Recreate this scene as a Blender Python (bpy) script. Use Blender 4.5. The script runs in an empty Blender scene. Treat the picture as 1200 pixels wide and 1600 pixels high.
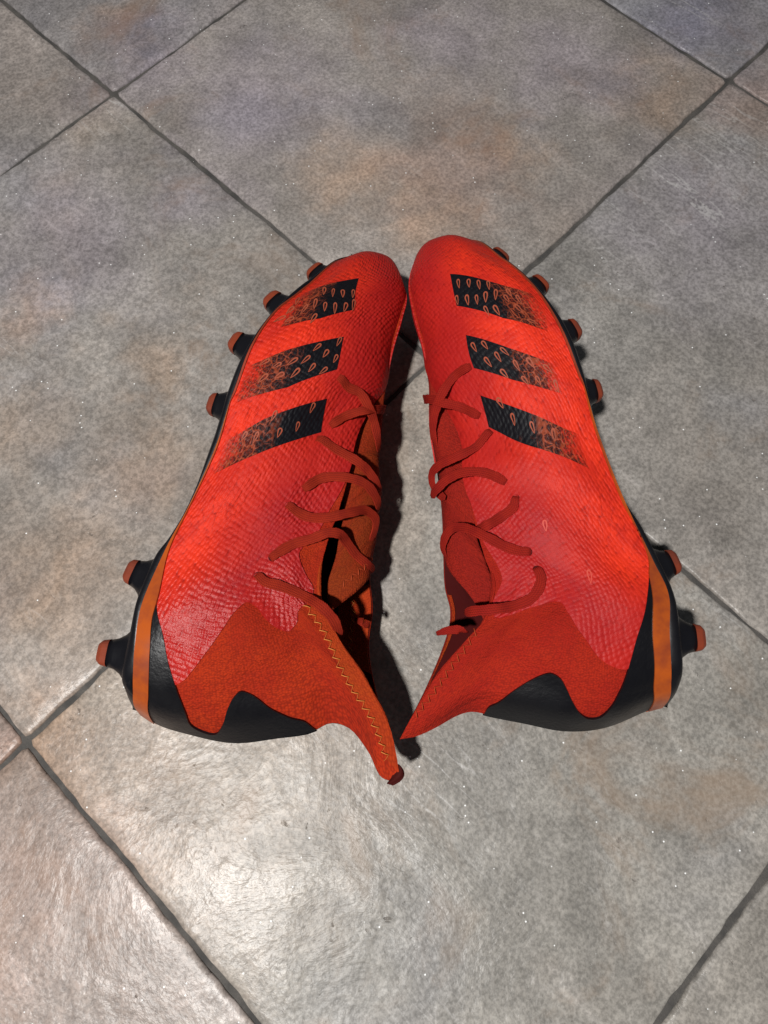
import bpy, bmesh, math, random
import numpy as np
from mathutils import Vector, Matrix
from mathutils.geometry import delaunay_2d_cdt

random.seed(7)
rng = np.random.default_rng(11)
scene = bpy.context.scene
COL = scene.collection

# ------------------------------------------------------------------ camera
cam_data = bpy.data.cameras.new("camera")
cam = bpy.data.objects.new("camera", cam_data)
COL.objects.link(cam)
PITCH, ROLL = 0.306535, -0.035784
F_ = Vector((0, math.sin(PITCH), -math.cos(PITCH)))
R0 = Vector((1, 0, 0))
U0 = R0.cross(F_)
R_ = R0 * math.cos(ROLL) + U0 * math.sin(ROLL)
U_ = U0 * math.cos(ROLL) - R0 * math.sin(ROLL)
M_ = Matrix((R_, U_, -F_)).transposed().to_4x4()
M_.translation = Vector((-0.0350, -0.2285, 0.3951))
cam.matrix_world = M_
cam_data.sensor_fit = 'VERTICAL'
cam_data.sensor_height = 24.0
cam_data.lens = 24.0 * 1066.315 / 1600.0
cam_data.clip_start = 0.01
cam_data.clip_end = 60.0
scene.camera = cam

# ------------------------------------------------------------------ world and lamp
world = bpy.data.worlds.new("World")
scene.world = world
world.use_nodes = True
wb = world.node_tree.nodes["Background"]
wb.inputs[0].default_value = (0.86, 0.92, 1.0, 1)
wb.inputs[1].default_value = 0.07

lamp_data = bpy.data.lights.new("ceiling_lamp", 'POINT')
lamp_data.energy = 106.0
lamp_data.color = (1.0, 0.975, 0.94)
lamp_data.shadow_soft_size = 0.036
lamp = bpy.data.objects.new("ceiling_lamp", lamp_data)
lamp.location = (-0.387, -0.541, 1.343)
COL.objects.link(lamp)

scene.view_settings.view_transform = 'Standard'
scene.view_settings.look = 'None'
scene.view_settings.gamma = 1.0
scene.view_settings.use_curve_mapping = False
scene.view_settings.exposure = 0.0

# ------------------------------------------------------------------ material helpers
class NT:
    def __init__(self, name):
        self.m = bpy.data.materials.new(name)
        self.m.use_nodes = True
        self.t = self.m.node_tree
        self.b = self.t.nodes["Principled BSDF"]
    def n(self, typ, **kw):
        nd = self.t.nodes.new(typ)
        for k, v in kw.items():
            setattr(nd, k, v)
        return nd
    def l(self, a, b):
        self.t.links.new(a, b)
    def val(self, sock, v):
        if hasattr(v, 'is_linked'):
            self.l(v, sock)
        else:
            sock.default_value = v
    def math(self, op, a, b=0.0, c=None, clamp=False):
        nd = self.n('ShaderNodeMath', operation=op, use_clamp=clamp)
        self.val(nd.inputs[0], a)
        self.val(nd.inputs[1], b)
        if c is not None:
            self.val(nd.inputs[2], c)
        return nd.outputs[0]
    def ramp(self, f, lo, hi, a=0.0, b=1.0, smooth=True):
        nd = self.n('ShaderNodeMapRange', interpolation_type='SMOOTHSTEP' if smooth else 'LINEAR')
        self.val(nd.inputs[0], f)
        for i, v in zip((1, 2, 3, 4), (lo, hi, a, b)):
            self.val(nd.inputs[i], v)
        return nd.outputs[0]
    def mix(self, f, a, b, mode='MIX'):
        nd = self.n('ShaderNodeMix', data_type='RGBA', blend_type=mode)
        self.val(nd.inputs[0], f)
        for i, v in ((6, a), (7, b)):
            if isinstance(v, tuple) and len(v) == 3:
                v = v + (1,)
            self.val(nd.inputs[i], v)
        return nd.outputs[2]
    def noise(self, vec, scale, detail=3.0, rough=0.55, dist=0.0, w=None):
        nd = self.n('ShaderNodeTexNoise')
        if w is not None:
            nd.noise_dimensions = '4D'
            self.val(nd.inputs['W'], w)
        self.l(vec, nd.inputs['Vector'])
        nd.inputs['Scale'].default_value = scale
        nd.inputs['Detail'].default_value = detail
        nd.inputs['Roughness'].default_value = rough
        nd.inputs['Distortion'].default_value = dist
        return nd.outputs[0]
    def voro(self, vec, scale, feature='F1', rnd=1.0, out='Distance', metric='EUCLIDEAN'):
        nd = self.n('ShaderNodeTexVoronoi', feature=feature)
        if feature != 'DISTANCE_TO_EDGE':
            nd.distance = metric
        self.l(vec, nd.inputs['Vector'])
        nd.inputs['Scale'].default_value = scale
        nd.inputs['Randomness'].default_value = rnd
        return nd.outputs[out]
    def vmap(self, vec, scale=(1, 1, 1), rot=0.0, loc=(0, 0, 0)):
        nd = self.n('ShaderNodeMapping')
        self.l(vec, nd.inputs[0])
        nd.inputs['Scale'].default_value = scale
        nd.inputs['Rotation'].default_value = (0, 0, rot)
        nd.inputs['Location'].default_value = loc
        return nd.outputs[0]
    def uv(self):
        return self.n('ShaderNodeTexCoord').outputs['UV']
    def obj(self):
        return self.n('ShaderNodeTexCoord').outputs['Object']
    def bump(self, h, dist=0.0005, strength=1.0, prev=None):
        nd = self.n('ShaderNodeBump')
        nd.inputs['Strength'].default_value = strength
        nd.inputs['Distance'].default_value = dist
        self.l(h, nd.inputs['Height'])
        if prev is not None:
            self.l(prev, nd.inputs['Normal'])
        return nd.outputs[0]
    def fin(self, color=None, rough=None, normal=None, **kw):
        if color is not None:
            self.val(self.b.inputs['Base Color'], color if not isinstance(color, tuple) else color[:3] + (1,))
        if rough is not None:
            self.val(self.b.inputs['Roughness'], rough)
        if normal is not None:
            self.l(normal, self.b.inputs['Normal'])
        for k, v in kw.items():
            self.val(self.b.inputs[k.replace('_', ' ')], v)
        return self.m

RUST = [(-0.045, 0.151, 0.044), (-0.001, 0.112, 0.041), (-0.23, -0.136, 0.056), (-0.18, -0.064, 0.044), (-0.177, 0.022, 0.031), (-0.262, -0.03, 0.041), (0.173, 0.222, 0.044), (-0.243, -0.236, 0.037), (-0.228, 0.306, 0.03), (-0.263, 0.05, 0.026), (0.068, 0.172, 0.033)]
COOL = [(-0.12, 0.235, 0.07), (-0.205, 0.265, 0.048), (0.233, 0.284, 0.048), (-0.248, 0.107, 0.067), (-0.164, 0.142, 0.044), (0.115, 0.256, 0.056), (0.195, 0.098, 0.074), (0.028, 0.28, 0.056)]
PINK = [(-0.22, -0.311, 0.096), (-0.194, -0.276, 0.044), (0.251, 0.2, 0.033), (0.02, 0.162, 0.056)]

def mat_tile():
    k = NT('stone_glaze')
    tc = k.n('ShaderNodeTexCoord').outputs['Object']
    rnd = k.n('ShaderNodeObjectInfo').outputs['Random']
    tint = k.n('ShaderNodeObjectInfo').outputs['Color']
    w = k.math('MULTIPLY', rnd, 37.0)
    big = k.noise(tc, 5.5, 4, 0.55, 0.6, w=w)
    mid = k.noise(tc, 17, 6, 0.62, 0.8, w=w)
    fine = k.noise(tc, 120, 5, 0.7, 0.0, w=w)
    grit = k.noise(tc, 420, 3, 0.7, 0.0, w=w)
    warm = k.ramp(big, 0.46, 0.66)
    warm = k.math('MULTIPLY', warm, k.ramp(rnd, 0.0, 1.0, 0.35, 1.0))
    base = k.mix(warm, (0.284, 0.268, 0.256), (0.322, 0.276, 0.244))
    cool = k.ramp(k.noise(tc, 8.0, 3, 0.5, 0.5, w=k.math('ADD', w, 5.3)), 0.52, 0.7)
    base = k.mix(k.math('MULTIPLY', cool, 0.7), base, (0.266, 0.260, 0.276))
    big2 = k.noise(tc, 7.5, 5, 0.6, 1.0, w=k.math('ADD', w, 21.0))
    light = k.ramp(mid, 0.34, 0.68, 0.86, 1.10)
    def mul(c, f):
        nd = k.n('ShaderNodeVectorMath', operation='SCALE')
        k.l(c, nd.inputs[0]); k.val(nd.inputs['Scale'], f)
        return nd.outputs[0]
    base = mul(base, light)
    base = mul(base, k.ramp(big2, 0.35, 0.65, 0.84, 1.11))
    base = mul(base, k.ramp(fine, 0.32, 0.68, 0.86, 1.10))
    base = mul(base, k.ramp(k.noise(tc, 48, 4, 0.6, 0.4, w=w), 0.36, 0.64, 0.92, 1.06))
    base = mul(base, k.ramp(grit, 0.34, 0.66, 0.73, 1.22))
    stain = k.math('MULTIPLY', k.ramp(k.noise(tc, 11, 5, 0.65, 1.0, w=k.math('ADD', w, 9.1)), 0.54, 0.72), 0.55)
    base = k.mix(stain, base, (0.25, 0.175, 0.125))
    pale = k.math('MULTIPLY', k.ramp(k.noise(tc, 7, 5, 0.65, 1.0, w=k.math('ADD', w, 14.7)), 0.55, 0.75), 0.5)
    base = k.mix(pale, base, (1.38, 1.36, 1.38), 'MULTIPLY')
    haz = k.math('MULTIPLY', k.ramp(k.noise(k.vmap(tc, (1, 3.2, 1), -0.5), 13, 6, 0.7, 1.2, w=w), 0.56, 0.70), 0.6)
    base = k.mix(haz, base, (1.3, 1.3, 1.33), 'MULTIPLY')
    # broad stains of the glaze, where they lie on this floor
    pos = k.n('ShaderNodeNewGeometry').outputs['Position']
    wn = k.n('ShaderNodeTexNoise'); k.l(pos, wn.inputs['Vector']); wn.inputs['Scale'].default_value = 16; wn.inputs['Detail'].default_value = 5; wn.inputs['Roughness'].default_value = 0.62
    wp = k.n('ShaderNodeVectorMath', operation='MULTIPLY_ADD')
    k.l(wn.outputs['Color'], wp.inputs[0]); wp.inputs[1].default_value = (0.13, 0.13, 0); k.l(pos, wp.inputs[2])
    def blobs(lst):
        tot = None
        for x, y, r in lst:
            dn = k.n('ShaderNodeVectorMath', operation='DISTANCE')
            k.l(wp.outputs[0], dn.inputs[0]); dn.inputs[1].default_value = (x + 0.065, y + 0.065, 0)
            s = k.ramp(dn.outputs['Value'], r * 0.0, r * 1.5, 1.0, 0.0)
            tot = s if tot is None else k.math('MAXIMUM', tot, s)
        return tot
    base = k.mix(blobs(COOL), base, (0.985, 0.965, 1.09), 'MULTIPLY')
    base = k.mix(blobs(PINK), base, (1.10, 0.96, 0.92), 'MULTIPLY')
    base = k.mix(k.math('MULTIPLY', blobs(RUST), k.ramp(mid, 0.36, 0.6, 0.55, 1.0)), base, (1.07, 0.90, 0.77), 'MULTIPLY')
    base = k.mix(1.0, base, tint, 'MULTIPLY')
    # pits: small darker flecks, clustered
    pits = k.ramp(k.noise(tc, 170, 4, 0.65, 0.5, w=w), 0.63, 0.72)
    pits = k.math('MULTIPLY', pits, k.ramp(k.noise(tc, 28, 3, 0.6, w=w), 0.45, 0.62))
    base = k.mix(k.math('MULTIPLY', pits, 0.6), base, (0.13, 0.108, 0.095))
    # scratches: long thin pale lines, only in places
    sv = k.vmap(tc, (1, 9, 1), 0.75)
    scr = k.ramp(k.math('ABSOLUTE', k.math('SUBTRACT', k.noise(sv, 9, 2, 0.5, 0.3, w=w), 0.5)), 0.0, 0.016, 1.0, 0.0)
    scr = k.math('MULTIPLY', scr, k.ramp(k.noise(tc, 7, 2, 0.5, w=k.math('ADD', w, 2.2)), 0.54, 0.66))
    scr = k.math('MULTIPLY', scr, k.ramp(grit, 0.35, 0.55))
    base = k.mix(k.math('MULTIPLY', scr, 0.5), base, (0.5, 0.49, 0.48))
    # pale crystalline specks in the glaze
    vn = k.n('ShaderNodeTexVoronoi')
    k.l(tc, vn.inputs['Vector']); vn.inputs['Scale'].default_value = 290
    sep = k.n('ShaderNodeSeparateColor'); k.l(vn.outputs['Color'], sep.inputs[0])
    spk = k.math('MULTIPLY', k.math('GREATER_THAN', sep.outputs[0], 0.94), k.ramp(vn.outputs['Distance'], 0.08, 0.17, 1.0, 0.0))
    base = k.mix(spk, base, (0.85, 0.86, 0.86))
    h = k.math('ADD', k.math('MULTIPLY', mid, 2.2), k.math('MULTIPLY', fine, 0.28))
    h = k.math('ADD', h, k.math('MULTIPLY', k.noise(tc, 55, 3, 0.55, 0.3, w=w), 1.3))
    h = k.math('SUBTRACT', h, k.math('MULTIPLY', pits, 0.5))
    h = k.math('ADD', h, k.math('MULTIPLY', grit, 0.10))
    nrm = k.bump(h, 0.0011, 0.75)
    rough = k.ramp(mid, 0.3, 0.7, 0.42, 0.33)
    return k.fin(base, rough, nrm, Specular_IOR_Level=0.34)

def mat_grout():
    k = NT('cement_grout')
    tc = k.obj()
    a = k.noise(tc, 60, 4, 0.6); b = k.noise(tc, 900, 3, 0.7)
    c = k.mix(k.ramp(a, 0.35, 0.65), (0.042, 0.040, 0.038), (0.095, 0.087, 0.079))
    c = k.mix(k.ramp(b, 0.35, 0.7, 0, 0.5), c, (0.05, 0.048, 0.046))
    return k.fin(c, 0.85, k.bump(b, 0.0006, 0.8))

def skin_relief(k, uv):
    """raised weave of the coated skin: staggered lozenges a few millimetres across"""
    wob = k.n('ShaderNodeTexNoise'); k.l(uv, wob.inputs['Vector']); wob.inputs['Scale'].default_value = 0.10; wob.inputs['Detail'].default_value = 2
    wv = k.n('ShaderNodeVectorMath', operation='MULTIPLY_ADD')
    k.l(wob.outputs['Color'], wv.inputs[0]); wv.inputs[1].default_value = (1.7, 1.7, 0); k.l(uv, wv.inputs[2])
    v = k.vmap(wv.outputs[0], (0.38, 0.46, 1), 0.42)
    cells = k.voro(v, 1.0, 'SMOOTH_F1', 0.30)
    h = k.math('SUBTRACT', 1.0, k.math('POWER', k.ramp(cells, 0.0, 0.60, 0.0, 1.0, False), 2.3))
    return h, v

def mat_skin(name, gloss, depth):
    k = NT(name)
    uv = k.uv()
    h, v = skin_relief(k, uv)
    dn_ = k.n('ShaderNodeTexNoise'); k.l(uv, dn_.inputs['Vector']); dn_.inputs['Scale'].default_value = 0.12; dn_.inputs['Detail'].default_value = 4
    dv_ = k.n('ShaderNodeVectorMath', operation='MULTIPLY_ADD'); k.l(dn_.outputs['Color'], dv_.inputs[0]); dv_.inputs[1].default_value = (12, 12, 0); k.l(uv, dv_.inputs[2]); wv_ = dv_.outputs[0]
    sp = k.n('ShaderNodeSeparateXYZ'); k.l(uv, sp.inputs[0])
    # shade painted into the red: scarlet low down, crimson at instep and heel
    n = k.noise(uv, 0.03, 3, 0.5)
    inst_shade = k.math('MULTIPLY', k.ramp(sp.outputs[1], 38, 78), 0.85)
    inst_shade = k.math('MAXIMUM', inst_shade, k.math('MULTIPLY', k.ramp(sp.outputs[1], 18, 60), k.ramp(sp.outputs[0], 120, 175)))
    inst_shade = k.math('ADD', inst_shade, k.math('MULTIPLY', k.ramp(sp.outputs[0], 195, 235), 0.75), clamp=True)
    inst_shade = k.math('ADD', inst_shade, k.math('MULTIPLY', k.math('SUBTRACT', n, 0.5), 0.8), clamp=True)
    c = k.mix(inst_shade, (0.72, 0.033, 0.010), (0.33, 0.010, 0.013))
    cellv = k.voro(v, 1.0, 'F1', 0.30, 'Color')
    sc = k.n('ShaderNodeSeparateColor'); k.l(cellv, sc.inputs[0])
    c = k.mix(k.ramp(sc.outputs[0], 0, 1, 0.0, 0.35), c, (0.46, 0.014, 0.008))
    c = k.mix(k.ramp(h, 0.05, 0.6, 0.72, 0.0), c, (0.22, 0.005, 0.005))
    fine = k.noise(uv, 1.6, 4, 0.6)
    c = k.mix(k.ramp(fine, 0.45, 0.75, 0, 0.25), c, (0.66, 0.045, 0.02))
    scuff = k.ramp(k.noise(uv, 0.06, 5, 0.7), 0.6, 0.75, 0.0, 0.22)
    toe = k.math('MULTIPLY', k.ramp(sp.outputs[0], 6, 46, 1.0, 0.0), 0.72)  # darker toe: shade painted in, along with scuffing
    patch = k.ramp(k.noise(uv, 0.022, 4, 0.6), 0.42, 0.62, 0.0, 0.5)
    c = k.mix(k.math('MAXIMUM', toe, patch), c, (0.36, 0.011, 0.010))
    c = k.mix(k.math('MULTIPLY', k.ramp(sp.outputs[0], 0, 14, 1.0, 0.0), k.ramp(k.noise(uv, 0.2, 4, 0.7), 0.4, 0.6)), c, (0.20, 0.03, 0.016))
    crk = k.ramp(k.voro(wv_, 0.11, 'DISTANCE_TO_EDGE'), 0.0, 0.05, 0.35, 0.0)
    crk = k.math('MULTIPLY', crk, k.ramp(k.noise(uv, 0.03, 2, 0.5), 0.5, 0.6))
    c = k.mix(crk, c, (0.22, 0.006, 0.006))
    c = k.mix(scuff, c, (0.25, 0.022, 0.015))
    hh = k.math('ADD', k.math('MULTIPLY', h, k.ramp(k.noise(uv, 0.05, 3, 0.6), 0.35, 0.65, 0.45, 1.25)), k.math('MULTIPLY', fine, 0.4))
    glo = k.math('MULTIPLY', k.ramp(sp.outputs[0], 190, 222), gloss)
    return k.fin(c, k.math('SUBTRACT', 0.52, k.math('MULTIPLY', glo, 0.20)), k.bump(hh, 0.0008, depth), Specular_IOR_Level=k.math('ADD', 0.20, k.math('MULTIPLY', glo, 0.20)))

def knit_height(k, uv, s=1.0):
    v = k.vmap(uv, (1.35 * s, 0.95 * s, 1), 0.12)
    a = k.voro(v, 1.0, 'F1', 0.6)
    return a, v

def mat_knit(name, c1, c2, c3):
    k = NT(name)
    uv = k.uv()
    a, v = knit_height(k, uv)
    big = k.noise(uv, 0.05, 4, 0.6)
    thread = k.noise(uv, 1.1, 3, 0.7)
    c = k.mix(k.ramp(big, 0.35, 0.65), c1, c2)
    c = k.mix(k.ramp(a, 0.3, 0.75, 0, 0.6), c, c3)
    c = k.mix(k.ramp(thread, 0.5, 0.72, 0, 0.5), c, c3)
    fold = k.noise(k.vmap(uv, (0.9, 0.35, 1), 0.6), 0.09, 3, 0.5, 0.8)
    n0 = k.bump(fold, 0.004, 0.6)
    nrm = k.bump(k.math('SUBTRACT', k.math('MULTIPLY', thread, 0.4), a), 0.0006, 0.7, n0)
    return k.fin(c, 0.85, nrm, Specular_IOR_Level=0.12)

def mat_stripe():
    """black print with an orange net that eats into it towards the sole"""
    k = NT('black_stripe_print')
    uv = k.uv()
    h, v = skin_relief(k, uv)
    at = k.n('ShaderNodeAttribute', attribute_name='fade'); fade = at.outputs['Fac']
    n1 = k.noise(uv, 0.12, 4, 0.65)
    f = k.math('ADD', fade, k.math('MULTIPLY', k.math('SUBTRACT', n1, 0.5), 0.55))
    dist = k.n('ShaderNodeTexNoise'); k.l(uv, dist.inputs['Vector']); dist.inputs['Scale'].default_value = 0.25
    wv = k.n('ShaderNodeVectorMath', operation='MULTIPLY_ADD')
    k.l(dist.outputs['Color'], wv.inputs[0]); wv.inputs[1].default_value = (4, 4, 0); k.l(uv, wv.inputs[2])
    e = k.voro(wv.outputs[0], 0.24, 'DISTANCE_TO_EDGE', 1.0)
    e2 = k.voro(wv.outputs[0], 0.62, 'DISTANCE_TO_EDGE', 1.0)
    line = k.ramp(e, 0.03, 0.10, 1.0, 0.0)
    line2 = k.math('MULTIPLY', k.ramp(e2, 0.02, 0.10, 1.0, 0.0), 0.45)
    line = k.math('MAXIMUM', line, line2)
    net = k.math('MULTIPLY', line, k.ramp(f, 0.40, 0.66))
    grain = k.noise(uv, 0.7, 3, 0.7)
    gone = k.ramp(k.math('ADD', f, k.math('MULTIPLY', k.math('SUBTRACT', grain, 0.5), 0.7)), 0.76, 1.06)
    gone = k.math('MAXIMUM', k.math('MULTIPLY', gone, 0.95), k.ramp(fade, 0.95, 1.0))
    blk = k.mix(k.ramp(h, 0.0, 0.6), (0.0022, 0.0022, 0.0034), (0.0055, 0.0055, 0.0078))
    blk = k.mix(k.ramp(f, 0.5, 0.85, 0.0, 0.8), blk, (0.075, 0.010, 0.007))
    c = k.mix(net, blk, (0.25, 0.046, 0.019))
    red = k.mix(k.ramp(h, 0.0, 0.55, 0.5, 0.0), (0.54, 0.022, 0.009), (0.24, 0.006, 0.005))
    c = k.mix(gone, c, red)
    hh = k.math('ADD', h, k.math('MULTIPLY', k.noise(uv, 1.6, 4, 0.6), 0.35))
    return k.fin(c, 0.48, k.bump(hh, 0.0006, 0.65), Specular_IOR_Level=0.17)

def mat_plain(name, c, rough, bump=0.0, scale=400, spec=0.5, var=None, **kw):
    k = NT(name)
    tc = k.obj()
    n = k.noise(tc, scale, 4, 0.6)
    big = k.noise(tc, 45, 4, 0.65)
    col = k.mix(k.ramp(big, 0.4, 0.7), c, var) if var else c
    nrm = k.bump(n, bump, 1.0) if bump else None
    r = k.ramp(big, 0.3, 0.7, rough * 0.8, rough * 1.2)
    return k.fin(col, r, nrm, Specular_IOR_Level=spec, **kw)

def mat_lace(name, c1, c2):
    k = NT(name)
    uv = k.uv()
    w = k.n('ShaderNodeTexWave', wave_type='BANDS', bands_direction='X')
    k.l(k.vmap(uv, (1, 1, 1), 0.5), w.inputs[0]); w.inputs['Scale'].default_value = 0.55
    w.inputs['Distortion'].default_value = 0.6; w.inputs['Detail'].default_value = 2
    n = k.noise(uv, 0.12, 3, 0.6)
    c = k.mix(k.ramp(n, 0.35, 0.65), c1, c2)
    c = k.mix(k.ramp(w.outputs[1], 0.1, 0.7, 0.4, 0.0), c, (0.15, 0.009, 0.006))
    sp = k.n('ShaderNodeSeparateXYZ'); k.l(uv, sp.inputs[0])
    rib = k.math('ABSOLUTE', k.math('COSINE', k.math('MULTIPLY', sp.outputs[0], math.pi / 1.12)))
    c = k.mix(k.ramp(rib, 0.05, 0.5, 0.6, 0.0), c, (0.09, 0.006, 0.004))
    return k.fin(c, 0.8, k.bump(w.outputs[1], 0.00025, 0.8), Specular_IOR_Level=0.12)

MAT = dict(
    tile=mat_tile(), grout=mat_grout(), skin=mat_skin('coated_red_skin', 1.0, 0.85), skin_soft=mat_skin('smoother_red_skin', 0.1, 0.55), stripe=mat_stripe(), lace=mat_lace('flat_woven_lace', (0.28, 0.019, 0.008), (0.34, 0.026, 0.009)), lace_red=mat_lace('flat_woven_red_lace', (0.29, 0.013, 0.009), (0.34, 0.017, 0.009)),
    knit_red=mat_knit('scarlet_knit', (0.33, 0.014, 0.007), (0.37, 0.020, 0.007), (0.17, 0.008, 0.005)),
    tongue_red=mat_knit('brick_knit', (0.27, 0.013, 0.008), (0.31, 0.016, 0.008), (0.13, 0.007, 0.005)),
    knit=mat_knit('red_orange_knit', (0.34, 0.020, 0.006), (0.40, 0.030, 0.006), (0.15, 0.009, 0.004)),
    tongue=mat_knit('rust_orange_knit', (0.24, 0.034, 0.006), (0.29, 0.026, 0.006), (0.11, 0.012, 0.004)),
    hem=mat_knit('orange_collar_hem', (0.36, 0.046, 0.007), (0.38, 0.036, 0.007), (0.22, 0.020, 0.005)),
    leather=mat_plain('black_heel_leather', (0.004, 0.004, 0.0055), 0.36, 0.00022, 500, 0.36),
    plate=mat_plain('black_sole_plastic', (0.0055, 0.0055, 0.0075), 0.32, 0.00008, 300, 0.35),
    band=mat_plain('orange_translucent_rubber', (0.40, 0.078, 0.010), 0.30, 0.00008, 200, 0.45, var=(0.24, 0.042, 0.012)),
    rim=mat_plain('brown_toe_rim', (0.20, 0.034, 0.014), 0.45, 0.0001, 300, 0.3, var=(0.30, 0.035, 0.012)),
    stud_tip=mat_plain('worn_orange_plastic', (0.21, 0.038, 0.016), 0.5, 0.0001, 500, 0.3, var=(0.13, 0.028, 0.016)),
    print=mat_plain('orange_print', (0.31, 0.068, 0.034), 0.5, 0, 500, 0.3),
    skin_print=mat_plain('pale_red_print', (0.52, 0.055, 0.034), 0.5, 0, 500, 0.3),
    thread=mat_plain('yellow_orange_thread', (0.62, 0.22, 0.045), 0.6, 0, 500, 0.3),
    faded_thread=mat_plain('faded_orange_thread', (0.40, 0.060, 0.018), 0.7, 0, 500, 0.2),
    fold=mat_plain('shaded_tab_edge', (0.050, 0.006, 0.005), 0.9, 0.0002, 600, 0.1),  # shade of the folded tip put into the colour
    lining=mat_plain('shaded_red_lining', (0.055, 0.005, 0.005), 0.9, 0.0002, 600, 0.1),  # shade inside the boot put into a darker red
    hole=mat_plain('dark_red_eyelet', (0.06, 0.005, 0.005), 0.8, 0, 500, 0.1),
)

# ------------------------------------------------------------------ object helpers
def link_mesh(name, verts, faces, mat, parent=None, smooth=True, uvs=None, attr=None, label=None):
    me = bpy.data.meshes.new(name)
    me.from_pydata([tuple(map(float, v)) for v in verts], [], faces)
    if uvs is not None:
        lay = me.uv_layers.new(name='UVMap')
        idx = np.zeros(len(me.loops), dtype=np.int32)
        me.loops.foreach_get('vertex_index', idx)
        lay.data.foreach_set('uv', np.asarray(uvs, dtype=np.float32)[idx].ravel())
    if attr is not None:
        a = me.attributes.new('fade', 'FLOAT', 'POINT')
        a.data.foreach_set('value', np.asarray(attr, dtype=np.float32))
    me.materials.append(mat)
    if smooth:
        me.polygons.foreach_set('use_smooth', [True] * len(me.polygons))
    me.update()
    o = bpy.data.objects.new(name, me)
    COL.objects.link(o)
    if parent is not None:
        o.parent = parent
    if label:
        o['label'] = label
    return o

# ------------------------------------------------------------------ the floor
def build_floor():
    S, YAW, GAP = 0.33, 0.804199, 0.0026
    c, s = math.cos(YAW), math.sin(YAW)
    # columns: the tile axes on the floor
    ax = np.array((c, -s)); ay = np.array((-s, -c))
    n = 4
    base = link_mesh('floor', [(-9, -9, -0.0022), (9, -9, -0.0022), (9, 9, -0.0022), (-9, 9, -0.0022)], [(0, 1, 2, 3)], MAT['grout'], smooth=False)
    base['kind'] = 'structure'
    ang = math.atan2(ax[1], ax[0])
    rr = np.random.default_rng(5)
    def tile_mesh(fine):
        # rings from the outer rim inwards: skirt, rounded edge, flat field
        m = 110 if fine else 24
        half = S / 2 - GAP / 2
        edge = np.linspace(-1, 1, m, endpoint=False)
        # pressed, slightly wavering edge
        def wob(k0):
            ph = rr.uniform(0, 6.28, 6); fr = np.array((3, 7, 13, 23, 37, 51)); am = np.array((.35, .3, .22, .16, .12, .1)) * 1e-3
            return (am[:, None] * np.sin(fr[:, None] * edge[None] * 1.7 + ph[:, None])).sum(0)
        sides = []
        prof = [(0.0000, -0.0060), (0.0001, -0.0019), (0.0006, -0.0009), (0.0016, -0.00045), (0.0034, -0.00020), (0.0060, -0.00006), (0.0100, 0.0)]
        verts = []; faces = []
        w4 = [wob(i) for i in range(4)]
        d4 = [wob(i) * 0.9 for i in range(4)]
        for inset, z in prof:
            a = half - inset
            k = 0 if inset > 0.008 else 1
            cr = 0.0035
            for q in range(4):
                e = edge * a
                off = a + w4[q] * k
                # soften the corners
                dcor = np.clip((np.abs(e) - (a - cr)) / cr, 0, 1)
                off = off - cr * 0.45 * dcor ** 2
                zz = z + (d4[q] * 0.5 * k if z < -0.0001 and z > -0.004 else 0 * e)
                rot = [(1, 0, 0, 1), (0, -1, 1, 0), (-1, 0, 0, -1), (0, 1, -1, 0)][q]
                # side q faces -y, +x, +y, -x in turn
                X = e; Y = -off
                px = rot[0] * X + rot[1] * Y; py = rot[2] * X + rot[3] * Y
                for i in range(m):
                    verts.append((px[i], py[i], float(np.broadcast_to(zz, e.shape)[i])))
        tot = 4 * m
        for r in range(len(prof) - 1):
            for i in range(tot):
                j = (i + 1) % tot
                faces.append((r * tot + i, r * tot + j, (r + 1) * tot + j, (r + 1) * tot + i))
        faces.append(tuple((len(prof) - 1) * tot + i for i in range(tot)))
        me = bpy.data.meshes.new('tile')
        me.from_pydata(verts, [], faces)
        me.materials.append(MAT['tile'])
        me.polygons.foreach_set('use_smooth', [True] * (len(faces) - 1) + [False])
        me.update()
        return me
    TINT = {(-1, -1): (1.02, .98, .95), (-1, 0): (1.0, .98, .95), (0, 0): (1.05, 1.05, 1.0), (0, -1): (.92, .92, .90), (-1, 1): (.97, .83, .77),
            (-2, -1): (.92, .91, .94), (-2, 0): (.94, .91, .90), (-1, -2): (.86, .88, .93), (0, -2): (.96, .91, .90), (0, 1): (1.05, 1.0, .96), (1, 0): (.96, .95, .90), (1, -1): (.94, .93, .90)}
    coarse = [tile_mesh(False) for _ in range(2)]
    for i in range(-n, n):
        for j in range(-n, n):
            near = -2 <= i <= 1 and -2 <= j <= 1
            me = tile_mesh(True) if near else coarse[(i + j) % 2]
            o = bpy.data.objects.new('tile', me)
            ctr = (ax * (i + .5) + ay * (j + .5)) * S
            o.location = (ctr[0], ctr[1], rr.uniform(-0.0003, 0.0001))
            o.rotation_euler = (rr.uniform(-.0012, .0012), rr.uniform(-.0012, .0012), ang + (math.pi / 2) * rr.integers(0, 4))
            t = TINT.get((i, j), (1, .98, .96))
            o.color = (t[0], t[1], t[2], 1)
            COL.objects.link(o)
            o.parent = base
build_floor()

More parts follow.
